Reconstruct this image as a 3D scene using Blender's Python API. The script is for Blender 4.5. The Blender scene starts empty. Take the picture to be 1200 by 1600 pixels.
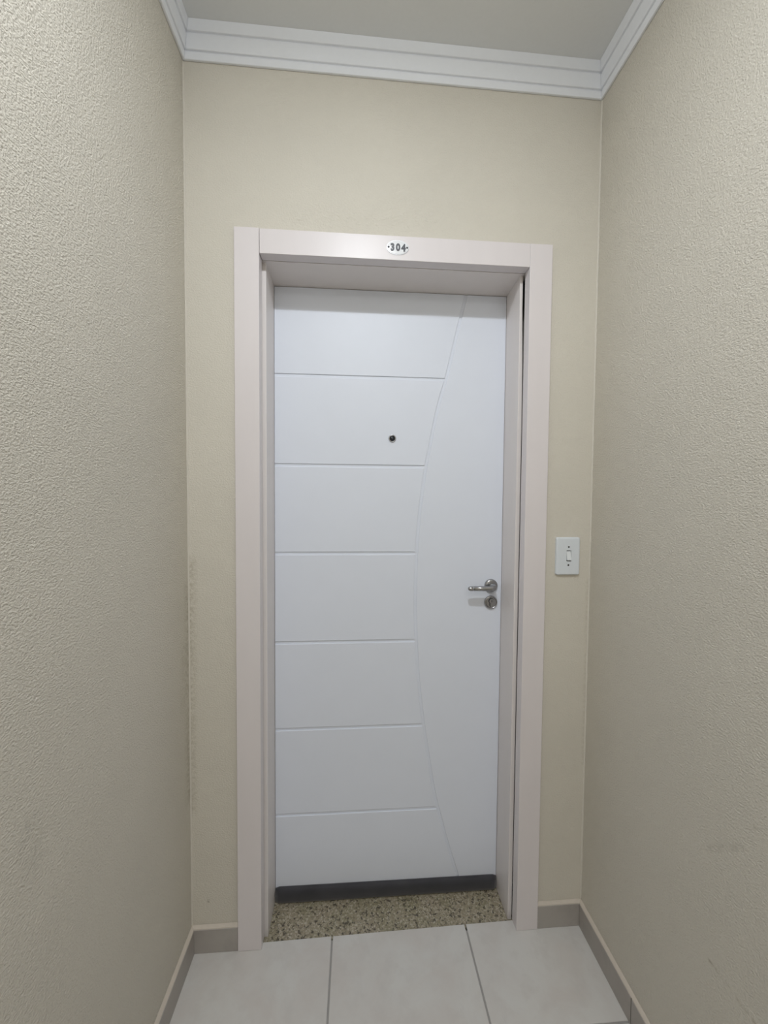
import bpy, bmesh, math, random
from mathutils import Vector, Matrix

random.seed(4)
SC = bpy.context.scene
COL = SC.collection

# ------------------------------------------------------------------ camera
CAM = dict(x=-.1198, y=-1.1911, z=1.4182, yaw=.0712, pit=-.0356, rol=.0078, f=600.)
def make_camera():
    cy, sy = math.cos(CAM['yaw']), math.sin(CAM['yaw'])
    cp, sp = math.cos(CAM['pit']), math.sin(CAM['pit'])
    cr, sr = math.cos(CAM['rol']), math.sin(CAM['rol'])
    f = Vector((sy*cp, cy*cp, sp)); r = Vector((cy, -sy, 0)); u = r.cross(f)
    R = r*cr + u*sr; U = -r*sr + u*cr
    cd = bpy.data.cameras.new('camera')
    co = bpy.data.objects.new('camera', cd); COL.objects.link(co)
    m = Matrix((R, U, -f)).transposed().to_4x4()
    m.translation = Vector((CAM['x'], CAM['y'], CAM['z']))
    co.matrix_world = m
    cd.sensor_fit = 'VERTICAL'; cd.sensor_height = 24.0
    cd.lens = CAM['f'] * 24.0 / 1600.0
    cd.clip_start = .02; cd.clip_end = 50
    SC.camera = co
make_camera()

# ------------------------------------------------------------------ world, lamps, exposure
w = bpy.data.worlds.new('world'); SC.world = w; w.use_nodes = True
w.node_tree.nodes['Background'].inputs[0].default_value = (.9, .95, 1, 1)
w.node_tree.nodes['Background'].inputs[1].default_value = .02

def area(name, loc, size, energy, color, shape='DISK', sy=None, spread=180, rot=(0, 0, 0)):
    l = bpy.data.lights.new(name, 'AREA'); l.shape = shape; l.size = size
    if sy: l.size_y = sy
    l.energy = energy; l.color = color; l.spread = math.radians(spread)
    o = bpy.data.objects.new(name, l); o.location = loc; o.rotation_euler = rot; COL.objects.link(o)
    return o
# the ceiling lamp of the passage, right above the viewer
area('ceiling_lamp_light', (-.11, -1.07, 2.735), .085, 12.6, (.93, .98, 1.03))
def point_light(name, loc, radius, energy, color):
    l = bpy.data.lights.new(name, 'POINT'); l.shadow_soft_size = radius; l.energy = energy; l.color = color
    o = bpy.data.objects.new(name, l); o.location = loc; COL.objects.link(o)
# point light added beside the lamp to brighten the cornice and upper walls
point_light('cornice_fill_light', (-.11, -1.07, 2.70), .04, 5.5, (.93, .98, 1.03))
# soft fill light added behind the viewer, not a known lamp
area('rear_fill_light', (0.0, -2.75, 2.74), .9, 15, (1.0, .97, .92), 'RECTANGLE', .9)

SC.view_settings.view_transform = 'Standard'
SC.view_settings.look = 'None'
SC.view_settings.gamma = 1
SC.view_settings.use_curve_mapping = False
SC.view_settings.exposure = 0.0

# ------------------------------------------------------------------ dimensions (metres)
XL, XR = -.626, .6368
HC, CH = 2.6667, .093           # bottom of the cornice, its height
SLOPE = .0095                    # the ceiling drops a little from left to right
C0, C1, C2, C3 = -.4823, -.4096, .4107, .4825
CT, RET = .0133, .0225
ZT, ZB = 2.2072, 2.136
JY, DY = .0328, .1429            # front of the jamb boards, face of the door
GZ = -.0128                      # granite sill
DZ = 2.1263
YB = -3.6                        # far end of the passage behind the viewer

# ------------------------------------------------------------------ material helpers
def mat(name):
    m = bpy.data.materials.new(name); m.use_nodes = True
    nt = m.node_tree
    return m, nt, nt.nodes['Principled BSDF']
def N(nt, t, **k):
    n = nt.nodes.new(t)
    for a, b in k.items():
        if a.startswith('i_'):
            key = a[2:]
            n.inputs[int(key) if key.isdigit() else key.replace('_', ' ')].default_value = b
        else: setattr(n, a, b)
    return n
def L(nt, a, b): nt.links.new(a, b)
def coords(nt, scale=(1, 1, 1)):
    g = N(nt, 'ShaderNodeNewGeometry')
    mp = N(nt, 'ShaderNodeMapping'); mp.inputs['Scale'].default_value = scale
    L(nt, g.outputs['Position'], mp.inputs['Vector'])
    return mp.outputs[0]
def ramp(nt, fac, stops):
    r = N(nt, 'ShaderNodeValToRGB'); e = r.color_ramp.elements
    while len(e) < len(stops): e.new(.5)
    for el, (p, c) in zip(e, stops):
        el.position = p; el.color = (*c, 1) if len(c) == 3 else c
    L(nt, fac, r.inputs[0]); return r.outputs[0]
def mathn(nt, op, a, b=None, clamp=False):
    n = N(nt, 'ShaderNodeMath', operation=op, use_clamp=clamp)
    for i, v in enumerate((a, b)):
        if v is None: continue
        if isinstance(v, (int, float)): n.inputs[i].default_value = v
        else: L(nt, v, n.inputs[i])
    return n.outputs[0]
def mix(nt, fac, a, b):
    n = N(nt, 'ShaderNodeMix', data_type='RGBA')
    for s, v in ((n.inputs['Factor'], fac), (n.inputs['A'], a), (n.inputs['B'], b)):
        if isinstance(v, (int, float)): s.default_value = v
        elif isinstance(v, tuple): s.default_value = (*v, 1)
        else: L(nt, v, s)
    return n.outputs['Result']
def seg_mask(nt, A, B, width):
    """1 on the 3D segment A-B, fading to 0 at the given distance (a real mark on the wall)"""
    g = N(nt, 'ShaderNodeNewGeometry').outputs['Position']
    A = Vector(A); B = Vector(B); D = B - A; ln = D.length; D.normalize()
    s = N(nt, 'ShaderNodeVectorMath', operation='SUBTRACT'); L(nt, g, s.inputs[0]); s.inputs[1].default_value = A
    d = N(nt, 'ShaderNodeVectorMath', operation='DOT_PRODUCT'); L(nt, s.outputs[0], d.inputs[0]); d.inputs[1].default_value = D
    t = mathn(nt, 'MINIMUM', mathn(nt, 'MAXIMUM', d.outputs['Value'], 0.0), ln)
    sc = N(nt, 'ShaderNodeVectorMath', operation='SCALE'); sc.inputs[0].default_value = D; L(nt, t, sc.inputs['Scale'])
    e = N(nt, 'ShaderNodeVectorMath', operation='DISTANCE'); L(nt, s.outputs[0], e.inputs[0]); L(nt, sc.outputs[0], e.inputs[1])
    v = mathn(nt, 'DIVIDE', e.outputs['Value'], width)
    return mathn(nt, 'SUBTRACT', 1.0, v, True)

def plaster(name, base, strength, marks=(), rough_patch=None, stretch=(1, 1, 1)):
    m, nt, b = mat(name)
    c = coords(nt, stretch)
    n1 = N(nt, 'ShaderNodeTexNoise', i_Scale=190, i_Detail=2.5, i_Roughness=.6); L(nt, c, n1.inputs['Vector'])
    n2 = N(nt, 'ShaderNodeTexNoise', i_Scale=400, i_Detail=1.5, i_Roughness=.5); L(nt, c, n2.inputs['Vector'])
    big = N(nt, 'ShaderNodeTexNoise', i_Scale=2.3, i_Detail=3, i_Roughness=.5); L(nt, c, big.inputs['Vector'])
    col = ramp(nt, big.outputs[0], [(.3, tuple(x*.97 for x in base)), (.7, tuple(min(1, x*1.02) for x in base))])
    for A, B, wd, tint, amt in marks:
        mk = seg_mask(nt, A, B, wd)
        nn = N(nt, 'ShaderNodeTexNoise', i_Scale=90, i_Detail=4); L(nt, c, nn.inputs['Vector'])
        br = ramp(nt, nn.outputs[0], [(.38, (0, 0, 0)), (.62, (1, 1, 1))])
        fac = mathn(nt, 'MULTIPLY', mathn(nt, 'MULTIPLY', mk, br), amt, True)
        col = mix(nt, fac, col, tint)
    L(nt, col, b.inputs['Base Color'])
    b.inputs['Roughness'].default_value = .62
    b.inputs['Specular IOR Level'].default_value = .3
    h = mathn(nt, 'ADD', mathn(nt, 'POWER', n1.outputs[0], 1.4), mathn(nt, 'MULTIPLY', n2.outputs[0], .45))
    bp = N(nt, 'ShaderNodeBump', i_Strength=strength, i_Distance=.0048); L(nt, h, bp.inputs['Height'])
    last = bp
    w2 = N(nt, 'ShaderNodeTexNoise', i_Scale=14, i_Detail=3); L(nt, c, w2.inputs['Vector'])
    bp2 = N(nt, 'ShaderNodeBump', i_Strength=.35, i_Distance=.004); L(nt, w2.outputs[0], bp2.inputs['Height']); L(nt, bp.outputs[0], bp2.inputs['Normal'])
    last = bp2
    if rough_patch:
        mk = seg_mask(nt, *rough_patch)
        w3 = N(nt, 'ShaderNodeTexNoise', i_Scale=60, i_Detail=4, i_Distortion=1.5); L(nt, c, w3.inputs['Vector'])
        hh = mathn(nt, 'MULTIPLY', w3.outputs[0], mk)
        bp3 = N(nt, 'ShaderNodeBump', i_Strength=.5, i_Distance=.006); L(nt, hh, bp3.inputs['Height']); L(nt, last.outputs[0], bp3.inputs['Normal'])
        last = bp3
    L(nt, last.outputs[0], b.inputs['Normal'])
    return m

def paint(name, base, rough=.35, spec=.5, bump=.05, scale=60, stretch=(1, 1, 1), var=.015):
    m, nt, b = mat(name)
    c = coords(nt, stretch)
    n = N(nt, 'ShaderNodeTexNoise', i_Scale=scale, i_Detail=4); L(nt, c, n.inputs['Vector'])
    col = ramp(nt, n.outputs[0], [(.3, tuple(x*(1-var) for x in base)), (.7, base)])
    L(nt, col, b.inputs['Base Color'])
    b.inputs['Roughness'].default_value = rough
    b.inputs['Specular IOR Level'].default_value = spec
    if bump:
        bp = N(nt, 'ShaderNodeBump', i_Strength=bump, i_Distance=.001); L(nt, n.outputs[0], bp.inputs['Height']); L(nt, bp.outputs[0], b.inputs['Normal'])
    return m
def metal(name, base, rough):
    m, nt, b = mat(name)
    c = coords(nt, (1, 1, 14))
    n = N(nt, 'ShaderNodeTexNoise', i_Scale=300, i_Detail=3); L(nt, c, n.inputs['Vector'])
    L(nt, ramp(nt, n.outputs[0], [(.3, tuple(x*.88 for x in base)), (.7, base)]), b.inputs['Base Color'])
    b.inputs['Metallic'].default_value = 1; b.inputs['Roughness'].default_value = rough
    return m

WALLC = (.65, .614, .538)
M_WL = plaster('plaster_left', WALLC, .75, stretch=(1, 1, 1.35), marks=[
    ((XL, -.012, .50), (XL, -.006, 1.15), .030, (.35, .31, .22), .5),
    ((XL, -.045, .80), (XL, -.040, .98), .025, (.40, .36, .27), .3),
    ((XL, -.573, .90), (XL, -.568, .84), .035, (.42, .40, .35), .35)])
M_WB = plaster('plaster_back', WALLC, .36, stretch=(1, 1, 1.2), marks=[
    ((XL, 0, .45), (XL+.006, 0, 1.22), .025, (.33, .29, .21), .5),
    ((XR, 0, .55), (XR, 0, 1.15), .015, (.36, .32, .25), .4),
    ((-.575, 0, .155), (-.575, 0, .158), .006, (.2, .17, .12), .9)],
    rough_patch=((-.3, 0, 2.25), (.1, 0, 2.27), .09))
M_WR = plaster('plaster_right', WALLC, .68, stretch=(1, 1, 1.35), marks=[
    ((XR, -.457, .437), (XR, -.555, .432), .0045, (.33, .28, .20), .8),
    ((XR, -.435, .663), (XR, -.513, .740), .010, (.40, .37, .31), .4),
    ((XR, -.537, .801), (XR, -.539, .801), .006, (.33, .29, .23), .7)])
M_WBEAD = paint('corner_filler', (.645, .61, .54), .5, .4, .5, 60)
SH_ = .0757
M_CEIL = paint('ceiling_paint', (.76, .77, .77), .8, .2, .25, 110)
M_CROWN = paint('cornice_plaster', (.84, .86, .90), .55, .35, .15, 70)
M_CASE = paint('casing_lacquer', (.745, .70, .705), .36, .38, .04, 25, (1, 1, .2), .02)
M_JAMB = paint('jamb_lacquer', (.78, .735, .72), .42, .5, .04, 25, (1, 1, .2), .02)
M_DOOR = paint('door_lacquer', (.76, .80, .89), .44, .4, .03, 12, (1, 1, 1), .012)
M_DARK = paint('painted_shade', (.012, .012, .012), .9, .1, 0)  # near-black colour standing in for shade in gaps and recesses
M_PLAST = paint('white_plastic', (.72, .76, .80), .28, .5, .02, 80)
M_ROCK = paint('rocker_plastic', (.78, .81, .83), .25, .5, .02, 80)
M_STEEL = metal('brushed_steel', (.42, .42, .43), .27)
M_CHROME = metal('polished_steel', (.56, .57, .60), .14)
M_BLACK = paint('black_enamel', (.012, .012, .02), .35, .5, 0)
M_PLATE = paint('plate_enamel', (.84, .85, .88), .18, .6, 0)
M_SCREW = metal('screw_steel', (.11, .11, .11), .4)

def m_fabric():
    m, nt, b = mat('charcoal_fabric')
    c = coords(nt)
    n = N(nt, 'ShaderNodeTexNoise', i_Scale=900, i_Detail=2); L(nt, c, n.inputs['Vector'])
    n2 = N(nt, 'ShaderNodeTexNoise', i_Scale=9, i_Detail=3); L(nt, c, n2.inputs['Vector'])
    L(nt, ramp(nt, n2.outputs[0], [(.3, (.028, .0275, .034)), (.7, (.042, .041, .049))]), b.inputs['Base Color'])
    b.inputs['Roughness'].default_value = .75
    b.inputs['Sheen Weight'].default_value = .3
    bp = N(nt, 'ShaderNodeBump', i_Strength=.4, i_Distance=.001); L(nt, n.outputs[0], bp.inputs['Height'])
    L(nt, bp.outputs[0], b.inputs['Normal'])
    return m
M_FAB = m_fabric()

def m_granite():
    m, nt, b = mat('speckled_granite')
    c = coords(nt)
    v = N(nt, 'ShaderNodeTexVoronoi', i_Scale=230); L(nt, c, v.inputs['Vector'])
    sp = N(nt, 'ShaderNodeSeparateColor'); L(nt, v.outputs['Color'], sp.inputs[0])
    base = ramp(nt, sp.outputs[0], [(0, (.17, .145, .095)), (.3, (.33, .285, .20)), (.55, (.235, .22, .14)), (.8, (.42, .375, .29)), (1, (.55, .50, .41))])
    n1 = N(nt, 'ShaderNodeTexNoise', i_Scale=95, i_Detail=5, i_Roughness=.65, i_Distortion=.6); L(nt, c, n1.inputs['Vector'])
    dk = ramp(nt, n1.outputs[0], [(.40, (1, 1, 1)), (.46, (0, 0, 0))])
    n2 = N(nt, 'ShaderNodeTexNoise', i_Scale=14, i_Detail=3); L(nt, c, n2.inputs['Vector'])
    cl = ramp(nt, n2.outputs[0], [(.35, (.27, .25, .155)), (.65, (.40, .34, .265))])
    base = mix(nt, .35, base, cl)
    col = mix(nt, mathn(nt, 'MULTIPLY', dk, .9), base, (.055, .045, .033))
    v3 = N(nt, 'ShaderNodeTexNoise', i_Scale=160, i_Detail=2); L(nt, c, v3.inputs['Vector'])
    lt = ramp(nt, v3.outputs[0], [(.66, (0, 0, 0)), (.70, (1, 1, 1))])
    col = mix(nt, mathn(nt, 'MULTIPLY', lt, .7), col, (.66, .63, .55))
    L(nt, col, b.inputs['Base Color']); b.inputs['Roughness'].default_value = .35
    return m
M_GRAN = m_granite()

def m_tile(name, base, pink, dark, rough):
    m, nt, b = mat(name)
    c = coords(nt)
    oi = N(nt, 'ShaderNodeObjectInfo')
    ad = N(nt, 'ShaderNodeVectorMath', operation='ADD'); L(nt, c, ad.inputs[0]); L(nt, oi.outputs['Location'], ad.inputs[1])
    n = N(nt, 'ShaderNodeTexNoise', i_Scale=7, i_Detail=6, i_Roughness=.6, i_Distortion=.5); L(nt, ad.outputs[0], n.inputs['Vector'])
    n2 = N(nt, 'ShaderNodeTexNoise', i_Scale=16, i_Detail=5, i_Roughness=.65); L(nt, ad.outputs[0], n2.inputs['Vector'])
    a = ramp(nt, n.outputs[0], [(.35, pink), (.6, base)])
    dk = ramp(nt, n2.outputs[0], [(.32, (.7, .7, .7)), (.5, (0, 0, 0))])
    L(nt, mix(nt, dk, a, dark), b.inputs['Base Color'])
    b.inputs['Roughness'].default_value = rough
    bp = N(nt, 'ShaderNodeBump', i_Strength=.08, i_Distance=.002); L(nt, n2.outputs[0], bp.inputs['Height']); L(nt, bp.outputs[0], b.inputs['Normal'])
    return m
M_TILE = m_tile('floor_ceramic', (.62, .61, .59), (.585, .555, .53), (.56, .54, .52), .33)
M_SKIRT = m_tile('skirting_ceramic', (.405, .38, .35), (.385, .35, .325), (.345, .32, .295), .4)
M_GROUT = paint('grout', (.34, .33, .32), .9, .1, .3, 200)
M_CAULK = paint('caulk_bead', (.60, .54, .47), .6, .3, .5, 60, var=.06)

# ------------------------------------------------------------------ mesh helpers
def link(name, bm, material, parent=None, smooth=False):
    me = bpy.data.meshes.new(name)
    bmesh.ops.recalc_face_normals(bm, faces=bm.faces)
    bm.to_mesh(me); bm.free()
    o = bpy.data.objects.new(name, me); COL.objects.link(o)
    if material: me.materials.append(material)
    if smooth:
        for p in me.polygons: p.use_smooth = True
    if parent: o.parent = parent
    return o
def box(bm, x0, x1, y0, y1, z0, z1):
    v = [bm.verts.new(p) for p in ((x0,y0,z0),(x1,y0,z0),(x1,y1,z0),(x0,y1,z0),(x0,y0,z1),(x1,y0,z1),(x1,y1,z1),(x0,y1,z1))]
    for f in ((0,3,2,1),(4,5,6,7),(0,1,5,4),(1,2,6,5),(2,3,7,6),(3,0,4,7)): bm.faces.new([v[i] for i in f])
def boxes(*bs):
    bm = bmesh.new()
    for b in bs: box(bm, *b)
    return bm
def bevel(o, wd, seg=2, ang=30):
    m = o.modifiers.new('bevel', 'BEVEL'); m.width = wd; m.segments = seg
    m.limit_method = 'ANGLE'; m.angle_limit = math.radians(ang); m.harden_normals = False
    return o
def prism(bm, pts, mapf, a, b):
    """extrude the 2D outline pts from a to b; mapf(p, t) gives the 3D point"""
    A = [bm.verts.new(mapf(p, a)) for p in pts]; B = [bm.verts.new(mapf(p, b)) for p in pts]
    n = len(pts)
    bm.faces.new(A); bm.faces.new(B[::-1])
    for i in range(n): bm.faces.new((A[i], A[(i+1) % n], B[(i+1) % n], B[i]))
def lathe_y(bm, prof, cx, cz, seg=40):
    """surface of revolution about the y axis; prof = [(radius, y)], ends closed when radius is 0"""
    rings = []
    for r, y in prof:
        if r < 1e-6: rings.append([bm.verts.new((cx, y, cz))])
        else: rings.append([bm.verts.new((cx+r*math.cos(2*math.pi*i/seg), y, cz+r*math.sin(2*math.pi*i/seg))) for i in range(seg)])
    for A, B in zip(rings, rings[1:]):
        for i in range(seg):
            j = (i+1) % seg
            if len(A) == 1 and len(B) == 1: continue
            if len(A) == 1: bm.faces.new((A[0], B[i], B[j]))
            elif len(B) == 1: bm.faces.new((A[i], B[0], A[j]))
            else: bm.faces.new((A[i], B[i], B[j], A[j]))
def tube(bm, path, seg=20, up=Vector((0, 0, 1))):
    """path: list of (point, radius_h, radius_v)"""
    rings = []
    P = [Vector(p[0]) for p in path]
    for k, (p, rh, rv) in enumerate(path):
        a = P[max(0, k-1)]; b = P[min(len(P)-1, k+1)]
        t = (b-a).normalized(); s = t.cross(up).normalized(); u = s.cross(t)
        rings.append([bm.verts.new(P[k] + s*rh*math.cos(2*math.pi*i/seg) + u*rv*math.sin(2*math.pi*i/seg)) for i in range(seg)])
    for A, B in zip(rings, rings[1:]):
        for i in range(seg): bm.faces.new((A[i], A[(i+1) % seg], B[(i+1) % seg], B[i]))
    bm.faces.new(rings[0]); bm.faces.new(rings[-1])
def empty(name, loc=(0, 0, 0)):
    o = bpy.data.objects.new(name, None); o.empty_display_size = .05; o.location = loc; COL.objects.link(o); return o
def tag(o, label=None, cat=None, group=None, kind=None):
    if label: o['label'] = label
    if cat: o['category'] = cat
    if group: o['group'] = group
    if kind: o['kind'] = kind
    return o
def adopt(parent, *objs):
    """parent to an Empty that is not at the origin, keeping world coordinates"""
    for o in objs:
        o.parent = parent; o.matrix_parent_inverse = Matrix.Translation(-Vector(parent.location))

# ================================================================== LARGE STRUCTURE
ZTOP = HC + CH
def zc(x): return -SLOPE * (x - .005)      # drop of the ceiling towards the right

# side walls
tag(link('wall_left', boxes((XL-.12, XL, YB, .2, -.02, 2.8)), M_WL), 'cream textured plaster wall on the left of the passage', kind='structure')
tag(link('wall_right', boxes((XR, XR+.12, YB, .2, -.02, 2.8)), M_WR), 'cream textured plaster wall on the right of the passage', kind='structure')
# end wall with the opening for the door
OX0, OX1, OZ = C0+.0205, C3-.0205, ZT-.0205
tag(link('wall_back', boxes((XL, OX0, 0, .2, 0, 2.79), (OX1, XR, 0, .2, 0, 2.79), (OX0, OX1, 0, .2, OZ, 2.79)), M_WB),
    'cream plaster end wall around the white door', kind='structure')
tag(link('wall_front', boxes((XL-.12, XR+.12, YB-.12, YB, -.02, 2.8)), M_WB), 'cream wall at the far end of the passage behind the viewer', kind='structure')
tag(link('door_backing', boxes((XL, XR, .2, .26, -.02, 2.8)), M_DARK), 'added black backing panel behind the closed door', kind='structure').name = 'wall_backing'  # unseen black panel, added so the space behind the door stays dark
# painted filler beads down the two inner corners
WB = bpy.data.objects['wall_back']
for sx, x in ((1, XL), (-1, XR)):
    bm = bmesh.new()
    prism(bm, [(x+sx*.0002, -.0002), (x+sx*.0034, -.0002), (x+sx*.0022, -.0018), (x+sx*.0012, -.0032), (x+sx*.0002, -.0042)], lambda p, t: (p[0], p[1], t), SH_+.008, HC+.004)
    link('corner_bead', bm, M_WBEAD, WB)
# ceiling, slightly sloping
bm = bmesh.new()
box(bm, XL-.1, XR+.1, YB, .2, ZTOP, ZTOP+.06)
for v in bm.verts: v.co.z += zc(v.co.x)
tag(link('ceiling', bm, M_CEIL), 'plain grey-white ceiling inside the cornice', kind='structure')

# cornice: stepped profile mitred around three walls (offset from wall, height above bottom)
PROF = [(0, 0), (.007, 0), (.0105, .0165), (.0065, .0175), (.0065, .0220), (.0130, .0230), (.0180, .0600),
        (.0140, .0610), (.0140, .0655), (.0210, .0665), (.0262, CH+.0005), (0, CH+.0005)]
def crown(name, side, label):
    bm = bmesh.new()
    def f(p, t):
        d, h = p
        if side == 'back': P = [XL+d, -d] if t == 0 else [XR-d, -d]
        elif side == 'left': P = [XL+d, -d] if t == 0 else [XL+d, YB]
        else: P = [XR-d, -d] if t == 0 else [XR-d, YB]
        return (P[0], P[1], HC + h + zc(P[0]))
    prism(bm, PROF, f, 0, 1)
    o = link(name, bm, M_CROWN); bevel(o, .0012, 1, 40)
    return tag(o, label, kind='structure')
crown('trim_1', 'back', 'white stepped cornice above the door wall')
crown('trim_2', 'left', 'white stepped cornice along the left wall')
crown('trim_3', 'right', 'white stepped cornice along the right wall')

# floor: grout bed with tiles laid on it
fl = tag(link('floor', boxes((XL, XR, YB, 0, -.045, -.0012), (OX0+.001, OX1-.001, 0, .199, -.045, -.028)), M_GROUT),
         'pale grey ceramic tiled floor with grey grout', kind='structure')
GW = .0056                                        # joint width
xs = [XL, -.1915, .2485, XR]
ys = [0.0, -.2465, -.6865, -1.1265, -1.5665, -2.0065, -2.4465, -2.8865, -3.3265, YB]
def gy(x): return .014 + (x+.0)*.0155             # back edge of the tiles at the sill
for j in range(len(ys)-1):
    for i in range(3):
        xa = xs[i] + (GW/2 if i else .001); xb = xs[i+1] - (GW/2 if i < 2 else .001)
        ya = ys[j+1] + GW/2; yb = ys[j] - GW/2
        bm = bmesh.new()
        if j == 0:
            # the first row runs on into the door opening, up to the granite
            k = []
            if i == 0: k = [(xa, ya), (xb, ya), (xb, gy(xb)), (C1-.012, gy(C1)), (C1-.012, -.0002), (xa, -.0002)]
            elif i == 1: k = [(xa, ya), (xb, ya), (xb, gy(xb)), (xa, gy(xa))]
            else: k = [(xa, ya), (xb, ya), (xb, -.0002), (C2+.012, -.0002), (C2+.012, gy(C2)), (xa, gy(xa))]
            prism(bm, k, lambda p, t: (p[0], p[1], t), -.009, 0)
        else:
            box(bm, xa, xb, ya, yb, -.009, 0)
        o = link('floor_tile', bm, M_TILE, fl); bevel(o, .0009, 1, 50)
# granite sill
bm = bmesh.new()
prism(bm, [(C1-.0125, gy(C1)+.0006), (C2+.0125, gy(C2)+.0006), (C2+.0125, .197), (C1-.0125, .197)], lambda p, t: (p[0], p[1], t), -.0278, GZ)
th = bevel(link('door_threshold', bm, M_GRAN), .0008, 1, 50)
tag(th, 'speckled beige and black granite sill under the white door', 'threshold')

# ceramic skirting
SH, ST = .0757, .0115
def skirting(name, pieces, caulk, label):
    root = tag(empty(name), label, kind='structure')
    for p in pieces:
        bevel(link('skirting_tile', boxes(p), M_SKIRT, root), .0012, 2, 50)
    bm = bmesh.new(); caulk(bm)
    tag(link('caulk_bead', bm, M_CAULK, root), 'pale bead along the top of the skirting')
    return root
cp = [(0.0004, 0.0), (ST-.0015, 0.0), (ST-.002, .0018), (.003, .0058), (.0004, .0066)]
def caulk_y(x, s, y0, y1):
    def f(bm):
        prism(bm, cp, lambda p, t: (x + s*p[0], t, SH+p[1]), y0, y1)
    return f
def caulk_x(a, b):
    def f(bm): prism(bm, cp, lambda p, t: (t, -p[0], SH+p[1]), a, b)
    return f
skirting('baseboard_left', [(XL, XL+ST, -.2500, -.0125, 0.0002, SH)] + [(XL, XL+ST, -.2530-.44*(k+1), -.2530-.44*k, 0.0002, SH) for k in range(7)],
         caulk_y(XL, 1, YB+.05, -.0005), 'grey ceramic tile skirting along the left wall')
skirting('baseboard_right', [(XR-ST, XR, -.2515, -.0125, 0.0002, SH)] + [(XR-ST, XR, -.2545-.44*(k+1), -.2545-.44*k, 0.0002, SH) for k in range(7)],
         caulk_y(XR, -1, YB+.05, -.0005), 'grey ceramic tile skirting along the right wall')
def caulk_back(bm):
    prism(bm, cp, lambda p, t: (t, -p[0], SH+p[1]), XL+.0005, C0-.0005)
    prism(bm, cp, lambda p, t: (t, -p[0], SH+p[1]), C3+.0005, XR-.0005)
skirting('baseboard_back', [(XL+.0002, C0-.0006, -ST, 0, 0.0002, SH), (C3+.0006, XR-.0002, -ST, 0, 0.0002, SH)], caulk_back,
         'short grey tile skirting on both sides of the door frame')

# ================================================================== DOOR FRAME (pinkish white)
fr = tag(empty('trim_4'), 'pinkish white lacquered door frame around the white door', kind='structure')
W0 = .0207
# L-shaped casing boards: a flange on the wall and a leg into the opening
def Lp(c_out, c_in, s):
    return [(c_out, -CT), (c_in, -CT), (c_in, RET), (c_out+s*W0, RET), (c_out+s*W0, -.0004), (c_out, -.0004)]
bm = bmesh.new(); prism(bm, Lp(C0, C1-.0006, 1), lambda p, t: (p[0], p[1], t), .0004, ZT+.0012)
bevel(link('casing_board', bm, M_CASE, fr), .0011, 2, 50)
bm = bmesh.new(); prism(bm, Lp(C3, C2+.0004, -1), lambda p, t: (p[0], p[1], t), .0004, ZT)
bevel(link('casing_board', bm, M_CASE, fr), .0011, 2, 50)
hp = [(-CT+.0006, ZB), (-CT+.0006, ZT), (-.0004, ZT), (-.0004, ZT-W0), (RET, ZT-W0), (RET, ZB)]
bm = bmesh.new(); prism(bm, hp, lambda p, t: (t, p[0], p[1]), C1+.0008, C2)
bevel(link('casing_board', bm, M_CASE, fr), .0009, 2, 50)
# jamb boards set back behind the casing
bevel(link('jamb_board', boxes((-.4225, -.4, JY, .196, GZ+.0002, ZB-.0002)), M_JAMB, fr), .0012, 2, 50)
bm = bmesh.new()
prism(bm, [(.4, GZ+.0002), (.4142, GZ+.0002), (.4142, 1.70), (.4128, 1.86), (.4092, 2.03), (.4092, ZB-.0002), (.4, ZB-.0002)], lambda p, t: (p[0], t, p[1]), JY, .196)
bevel(link('jamb_board', bm, M_JAMB, fr), .0010, 2, 50)
bm = bmesh.new()
prism(bm, [(RET+.0012, ZB-.0008), (DY+.003, DZ), (.196, DZ), (.196, ZB+.03), (RET+.0012, ZB+.03)], lambda p, t: (t, p[0], p[1]), -.4225, .4225)
link('head_jamb', bm, M_JAMB, fr)

# ================================================================== DOOR LEAF
door = tag(empty('door_1', (0, DY, GZ)), 'white lacquered door with seven grooved panels and a curved right panel', kind='structure')
BZ0, BZ1 = GZ+.006, DZ-.0012
XD = .3992
GD = .0032                                        # groove depth
leaf = link('door_leaf', boxes((-XD, XD, DY+GD, DY+.036, BZ0, BZ1)), M_DOOR); adopt(door, leaf)
CURVE = [(2.14,.2590),(2.039,.2350),(1.906,.2050),(1.829,.1865),(1.773,.1705),(1.706,.1540),(1.617,.1370),(1.532,.1210),(1.461,.1115),
         (1.371,.1010),(1.259,.0925),(1.145,.0890),(1.05,.0885),(.963,.0910),(.85,.0970),(.778,.1025),(.661,.1160),(.52,.1370),(.353,.1660),
         (.244,.1940),(.159,.2180),(.036,.2560),(-.03,.2750)]
def cx(z):
    """smooth (monotone cubic) curve of the long vertical groove"""
    P = sorted(CURVE)
    for k in range(len(P)-1):
        if P[k][0] <= z <= P[k+1][0] or k == len(P)-2:
            z0, x0 = P[k]; z1, x1 = P[k+1]
            m0 = (P[k+1][1]-P[k-1][1])/(P[k+1][0]-P[k-1][0]) if k > 0 else (x1-x0)/(z1-z0)
            m1 = (P[k+2][1]-x0)/(P[k+2][0]-z0) if k+2 < len(P) else (x1-x0)/(z1-z0)
            h = z1-z0; t = (z-z0)/h
            return ((2*t**3-3*t*t+1)*x0 + (t**3-2*t*t+t)*h*m0 + (-2*t**3+3*t*t)*x1 + (t**3-t*t)*h*m1)
CG = .0046                                        # half the width of the curved groove
def panel_piece(outline):
    bm = bmesh.new()
    prism(bm, outline, lambda p, t: (p[0], t, p[1]), DY, DY+GD+.0004)
    o = link('panel', bm, M_DOOR); bevel(o, .0017, 2, 50)
    o.parent = leaf
    return o
G = [1.8375, 1.5340, 1.2310, .9195, .6125, .3045]
GH = .0092
zz = [BZ1] + G + [None]
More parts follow.
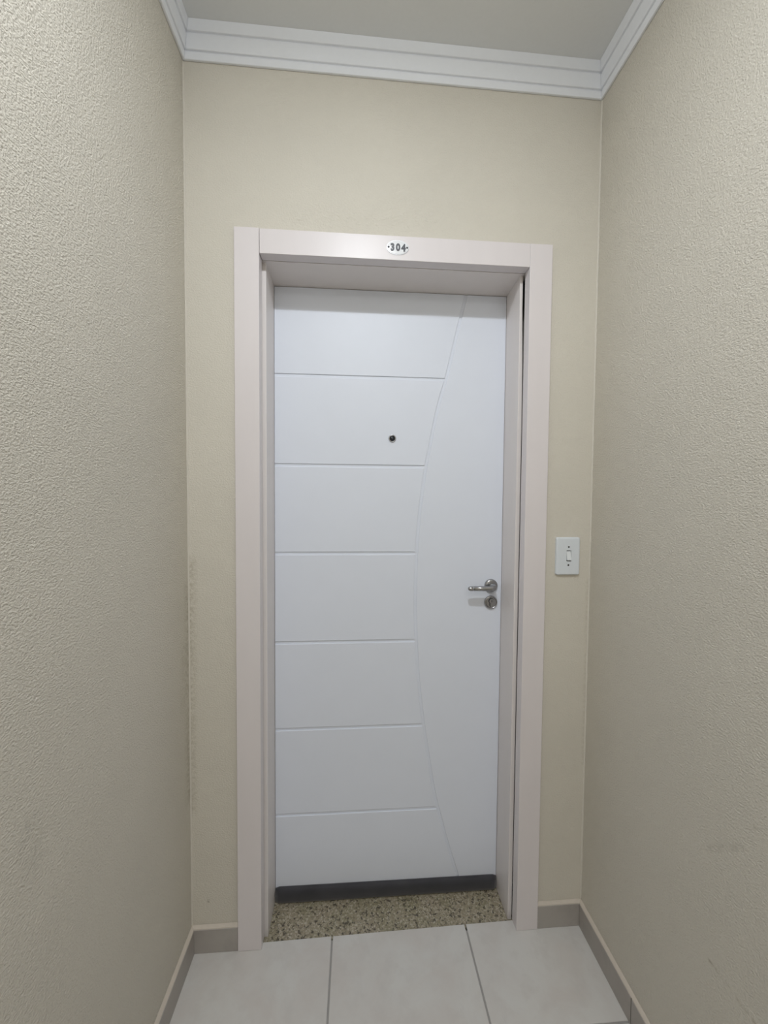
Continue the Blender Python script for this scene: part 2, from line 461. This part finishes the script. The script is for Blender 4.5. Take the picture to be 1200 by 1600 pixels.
for k in range(7):
    top = BZ1 if k == 0 else G[k-1]-GH
    bot = BZ0 if k == 6 else G[k]
    n = 14
    right = [(cx(bot+(top-bot)*i/n)-CG, bot+(top-bot)*i/n) for i in range(n+1)]
    panel_piece([(-XD, top), (-XD, bot)] + right)
n = 90
panel_piece([(XD, BZ1)] + [(cx(BZ1+(BZ0-BZ1)*i/n)+CG, BZ1+(BZ0-BZ1)*i/n) for i in range(n+1)] + [(XD, BZ0)])
leaf.name = 'door_leaf'

# lever handle
hx, hz = .3605, 1.1085
hd = empty('door_handle', (hx, DY, hz)); adopt(door, hd)
def under(o): adopt_h(o)
def sub(o, par):
    o.parent = par
    o.matrix_parent_inverse = Matrix.Translation(-Vector(par.matrix_basis.translation))
    return o
F = DY
bm = bmesh.new()
lathe_y(bm, [(0, F-.0092), (.0150, F-.0092), (.0195, F-.0086), (.0225, F-.0066), (.0238, F-.0035), (.0238, F), (0, F)], hx, hz+.0005)
sub(link('rosette', bm, M_STEEL, smooth=True), hd)
bm = bmesh.new()
S = .0425
path = [((hx, F-.008, hz), .0115, .0115), ((hx, F-.020, hz), .0115, .0118), ((hx-.0004, F-.028, hz-.0004), .0120, .0126)]
for k in range(1, 7):
    a = math.pi/2*k/6
    path.append(((hx-.0004-.0140*(1-math.cos(a)), F-.028-.0145*math.sin(a), hz-.0004*(1-k/6)), .0120-.0032*k/6, .0126-.0038*k/6))
for x in (hx-.025, hx-.045, hx-.075): path.append(((x, F-S, hz), .0085, .0084))
tube(bm, path, 24)
sub(link('lever', bm, M_STEEL, smooth=True), hd)
bm = bmesh.new()
tube(bm, [((hx-.0745, F-S, hz), .0070, .0069), ((hx-.0795, F-S, hz), .0070, .0069)], 24)
tag(sub(link('lever_ring', bm, M_CHROME, smooth=True), hd), 'bright ring near the end of the lever')
bm = bmesh.new()
tube(bm, [((hx-.079-d, F-S, hz), r, r) for d, r in ((0, .0082), (.004, .0083), (.008, .0080), (.0115, .0072), (.0142, .0055), (.0158, .0032), (.0163, .0010))], 24)
sub(link('lever_tip', bm, M_STEEL, smooth=True), hd)

# lock below the handle
lx, lz = .3610, 1.0495
lk = empty('lock', (lx, DY, lz)); adopt(door, lk)
bm = bmesh.new()
lathe_y(bm, [(0, F-.0070), (.0178, F-.0070), (.0190, F-.0058), (.0202, F-.0068), (.0224, F-.0060), (.0236, F-.0040), (.0238, F), (0, F)], lx, lz)
sub(link('escutcheon', bm, M_STEEL, smooth=False), lk)
def euro(r, legw, legb, ox=0, oz=0):
    pts = []
    a0 = math.asin(min(1, legw/r))
    n = 22
    for i in range(n+1):
        a = -math.pi/2 + a0 + (2*math.pi-2*a0)*i/n
        pts.append((lx+ox+r*math.cos(a), lz+.0055+oz+r*math.sin(a)))
    for i in range(7):
        a = math.pi + math.pi*i/6
        pts.append((lx+ox+legw*math.cos(a), lz-legb+oz+legw*math.sin(a)))
    return pts
bm = bmesh.new(); prism(bm, euro(.0100, .0066, .0090, -.0004, .0004), lambda p, t: (p[0], t, p[1]), F-.0072, F-.0040)
sub(link('keyway_gap', bm, M_BLACK), lk)
bm = bmesh.new(); prism(bm, euro(.0088, .0052, .0092, .0012, -.0008), lambda p, t: (p[0], t, p[1]), F-.0084, F-.0040)
cyl = sub(bevel(link('lock_cylinder', bm, M_STEEL), .0006, 2), lk)
bm = boxes((lx+.0006, lx+.0024, F-.0087, F-.0070, lz+.0015, lz+.0090))
sub(link('keyhole', bm, M_BLACK), lk)

# peephole
px, pz = .0022, 1.6255
pe = empty('peephole', (px, DY, pz)); adopt(door, pe)
bm = bmesh.new()
lathe_y(bm, [(.0094, F-.0012), (.0096, F-.0040), (.0104, F-.0046), (.0122, F-.0038), (.0136, F-.0012), (.0136, F+.0005), (0, F+.0005)], px, pz)
tag(sub(link('peephole_ring', bm, M_CHROME, smooth=True), pe), 'polished metal ring')
bm = bmesh.new()
lathe_y(bm, [(.0045, F-.0022), (.0052, F-.0019), (.0096, F-.0016), (.0096, F), (0, F)], px, pz)
sub(link('peephole_barrel', bm, M_BLACK, smooth=True), pe)
bm = bmesh.new()
lathe_y(bm, [(0, F-.0034), (.0020, F-.0032), (.0036, F-.0026), (.0046, F-.0016), (0, F-.0012)], px, pz)
ml, nt, b = mat('peephole_glass'); b.inputs['Base Color'].default_value = (.03, .035, .045, 1); b.inputs['Roughness'].default_value = .04
n_ = N(nt, 'ShaderNodeTexNoise', i_Scale=50); L(nt, ramp(nt, n_.outputs[0], [(.3, (.02, .025, .03)), (.7, (.045, .05, .06))]), b.inputs['Base Color'])
sub(link('lens', bm, ml, smooth=True), pe)

# ================================================================== DRAUGHT STOPPER
bm = bmesh.new()
prof = [(DY-.0004, .0425), (DY-.0040, .0425), (DY-.0085, .0405), (DY-.0130, .0350), (DY-.0155, .0270), (DY-.0162, .0170), (DY-.0160, .0060),
        (DY-.0145, -.0030), (DY-.0115, -.0090), (DY-.0070, -.0120), (DY-.0004, GZ+.0004)]
N_ = 60
rings = []
for i in range(N_+1):
    t = i/N_; x = -.3985 + .797*t
    e = min(t, 1-t)*.797
    s = 1.0 if e > .016 else math.sqrt(max(0.0, 1-((.016-e)/.016)**2))*.55+.45
    wob = .0006*math.sin(x*23)+.0004*math.sin(x*61+1)
    zt = -.0065*t*.6
    ring = []
    for (y, z) in prof:
        k = (z-GZ)/(.0425-GZ)
        zz_ = GZ + (z-GZ)*(.86+.14*s) + zt*k
        if k < .02: zz_ = max(zz_, GZ+.0004)
        ring.append(bm.verts.new((x, DY-.0004-(DY-.0004-y)*s - (wob*k if y < DY-.002 else 0), zz_)))
    rings.append(ring)
for A, B in zip(rings, rings[1:]):
    for i in range(len(prof)-1): bm.faces.new((A[i], A[i+1], B[i+1], B[i]))
    bm.faces.new((A[-1], A[0], B[0], B[-1]))
bm.faces.new(rings[0]); bm.faces.new(rings[-1])
ds = link('draft_stopper', bm, M_FAB, smooth=True)
tag(ds, 'dark charcoal padded draught stopper strip along the bottom of the white door', 'draft stopper')

# ================================================================== LIGHT SWITCH
SX, SZ = .5590, 1.2370
sw = tag(empty('light_switch', (SX, 0, SZ)), 'white single rocker light switch on the cream wall beside the door frame', 'switch')
PW, PH, PT = .0394, .0605, .0085
def rrect(wx, wz, r, n=6):
    pts = []
    for cxn, czn, a0 in ((wx-r, wz-r, 0), (-wx+r, wz-r, 90), (-wx+r, -wz+r, 180), (wx-r, -wz+r, 270)):
        for i in range(n+1):
            a = math.radians(a0+90*i/n); pts.append((cxn+r*math.cos(a), czn+r*math.sin(a)))
    return pts
# cover plate with a rectangular opening for the rocker, domed edge
RX, RZ, RW, RH = .0020, .0012, .0078, .0172
bm = bmesh.new()
outer = rrect(PW, PH, .0055)
rgs = []
for ins, y in ((0, -.0002), (0, -.0048), (.0008, -.0068), (.0026, -.0081), (.0060, -PT)):
    o_ = rrect(PW-ins, PH-ins, .0055)
    rgs.append([bm.verts.new((SX+a, y, SZ+c)) for a, c in o_])
inner_pts = []
m_ = len(outer)
# inner rectangle sampled with as many points as the outer outline
for k in range(4):
    sgn = ((1, 1), (-1, 1), (-1, -1), (1, -1))[k]
    for i in range(7): inner_pts.append((SX+RX+sgn[0]*RW, SZ+RZ+sgn[1]*RH))
corner = [bm.verts.new((SX+RX+s[0]*RW, -PT, SZ+RZ+s[1]*RH)) for s in ((1, 1), (-1, 1), (-1, -1), (1, -1))]
deep = [bm.verts.new((v.co.x, -.0020, v.co.z)) for v in corner]
for A, B in zip(rgs, rgs[1:]):
    for i in range(m_): bm.faces.new((A[i], A[(i+1) % m_], B[(i+1) % m_], B[i]))
T = rgs[-1]
for k in range(4):
    for i in range(6): bm.faces.new((T[k*7+i], T[k*7+i+1], corner[k]))
    bm.faces.new((T[k*7+6], T[(k*7+7) % m_], corner[(k+1) % 4], corner[k]))
    bm.faces.new((corner[k], corner[(k+1) % 4], deep[(k+1) % 4], deep[k]))
bm.faces.new(deep); bm.faces.new(rgs[0])
sub(link('cover_plate', bm, M_PLAST), sw)
sub(link('switch_well_shade', boxes((SX+RX-RW+.0002, SX+RX+RW-.0002, -.0026, -.0018, SZ+RZ-RH+.0002, SZ+RZ+RH-.0002)), M_DARK), sw)  # black sheet in the recess, shade around the rocker put into colour
# rocker, lower half standing out
bm = bmesh.new()
rp = [(-.0030, -RH+.0030), (-.0125, -RH+.0032), (-.0120, -RH+.0060), (-.0093, -.001), (-.0070, RH-.0030), (-.0030, RH-.0026)]
prism(bm, rp, lambda p, t: (t, p[0], SZ+RZ+p[1]), SX+RX-RW+.0010, SX+RX+RW-.0010)
sub(bevel(link('rocker', bm, M_ROCK), .0006, 2), sw)
for s in (1, -1):
    bm = bmesh.new()
    zc_ = SZ+.0005+s*.0293
    lathe_y(bm, [(0, -PT-.0002), (.0026, -PT-.0002), (.0034, -PT+.0002), (.0036, -PT+.0010), (0, -PT+.0012)], SX+.0012, zc_, 20)
    sc = sub(link('screw', bm, M_SCREW, smooth=True), sw)

# ================================================================== NUMBER PLATE 304
NX, NZ = -.0005, 2.1722
NY = -CT+.0006
npl = tag(empty('number_plate', (NX, NY, NZ)), 'oval white plate with black number 304 on the door frame header', 'sign')
EW, EH = .0330, .0205
bm = bmesh.new()
prev = None
seg = 56
rings = []
for k, (s, y) in enumerate(((1, 0), (1, -.0012), (.985, -.0018), (.95, -.0022), (.6, -.0026))):
    rings.append([bm.verts.new((NX+EW*s*math.cos(2*math.pi*i/seg), NY+y, NZ+(EH-EW*(1-s))*math.sin(2*math.pi*i/seg) if s > .9 else NZ+EH*s*math.sin(2*math.pi*i/seg))) for i in range(seg)])
for A, B in zip(rings, rings[1:]):
    for i in range(seg): bm.faces.new((A[i], A[(i+1) % seg], B[(i+1) % seg], B[i]))
bm.faces.new(rings[0]); bm.faces.new(rings[-1])
sub(link('plate', bm, M_PLATE, smooth=False), npl)
bm = bmesh.new()
for s0, s1 in ((1.0, 1.035),):
    A = []; B = []; Cc = []
    for i in range(seg):
        a = 2*math.pi*i/seg; c, s = math.cos(a), math.sin(a)
        A.append(bm.verts.new((NX+EW*c, NY-.0013, NZ+EH*s)))
        B.append(bm.verts.new((NX+(EW+.0008)*c, NY-.0013, NZ+(EH+.0008)*s)))
        Cc.append(bm.verts.new((NX+(EW+.0008)*c, NY, NZ+(EH+.0008)*s)))
    for i in range(seg):
        j = (i+1) % seg
        bm.faces.new((A[i], A[j], B[j], B[i])); bm.faces.new((B[i], B[j], Cc[j], Cc[i]))
tag(sub(link('plate_rim', bm, M_STEEL), npl), 'thin grey metal rim')
def digit(ch, x, z, size, sx):
    cu = bpy.data.curves.new('numeral', 'FONT'); cu.body = ch; cu.size = size; cu.align_x = 'CENTER'; cu.align_y = 'CENTER'
    cu.extrude = .0005; cu.offset = .0015; cu.resolution_u = 6
    o = bpy.data.objects.new('numeral', cu); COL.objects.link(o)
    bpy.context.view_layer.update()
    me = bpy.data.meshes.new_from_object(o.evaluated_get(bpy.context.evaluated_depsgraph_get()))
    bpy.data.objects.remove(o)
    xs_ = [v.co.x for v in me.vertices]; ys_ = [v.co.y for v in me.vertices]
    mx = (min(xs_)+max(xs_))/2; my = (min(ys_)+max(ys_))/2
    for v in me.vertices:
        v.co = Vector((x+(v.co.x-mx)*sx, NY-.0029+v.co.z*-1, z+(v.co.y-my)))
    d = bpy.data.objects.new('numeral', me); COL.objects.link(d)
    me.materials.append(M_BLACK); me.name = 'numeral'
    return sub(d, npl)
for ch, dx in (('3', -.0162), ('0', 0.0008), ('4', .0170)):
    digit(ch, NX+dx, NZ+.0002-.001*(dx > .01), .0280, .88)
for dx in (-.0278, .0280):
    bm = bmesh.new()
    lathe_y(bm, [(0, NY-.0036), (.0018, NY-.0034), (.0029, NY-.0028), (.0031, NY-.0018), (0, NY-.0010)], NX+dx, NZ+.0002, 16)
    sub(link('pin', bm, M_BLACK, smooth=True), npl)
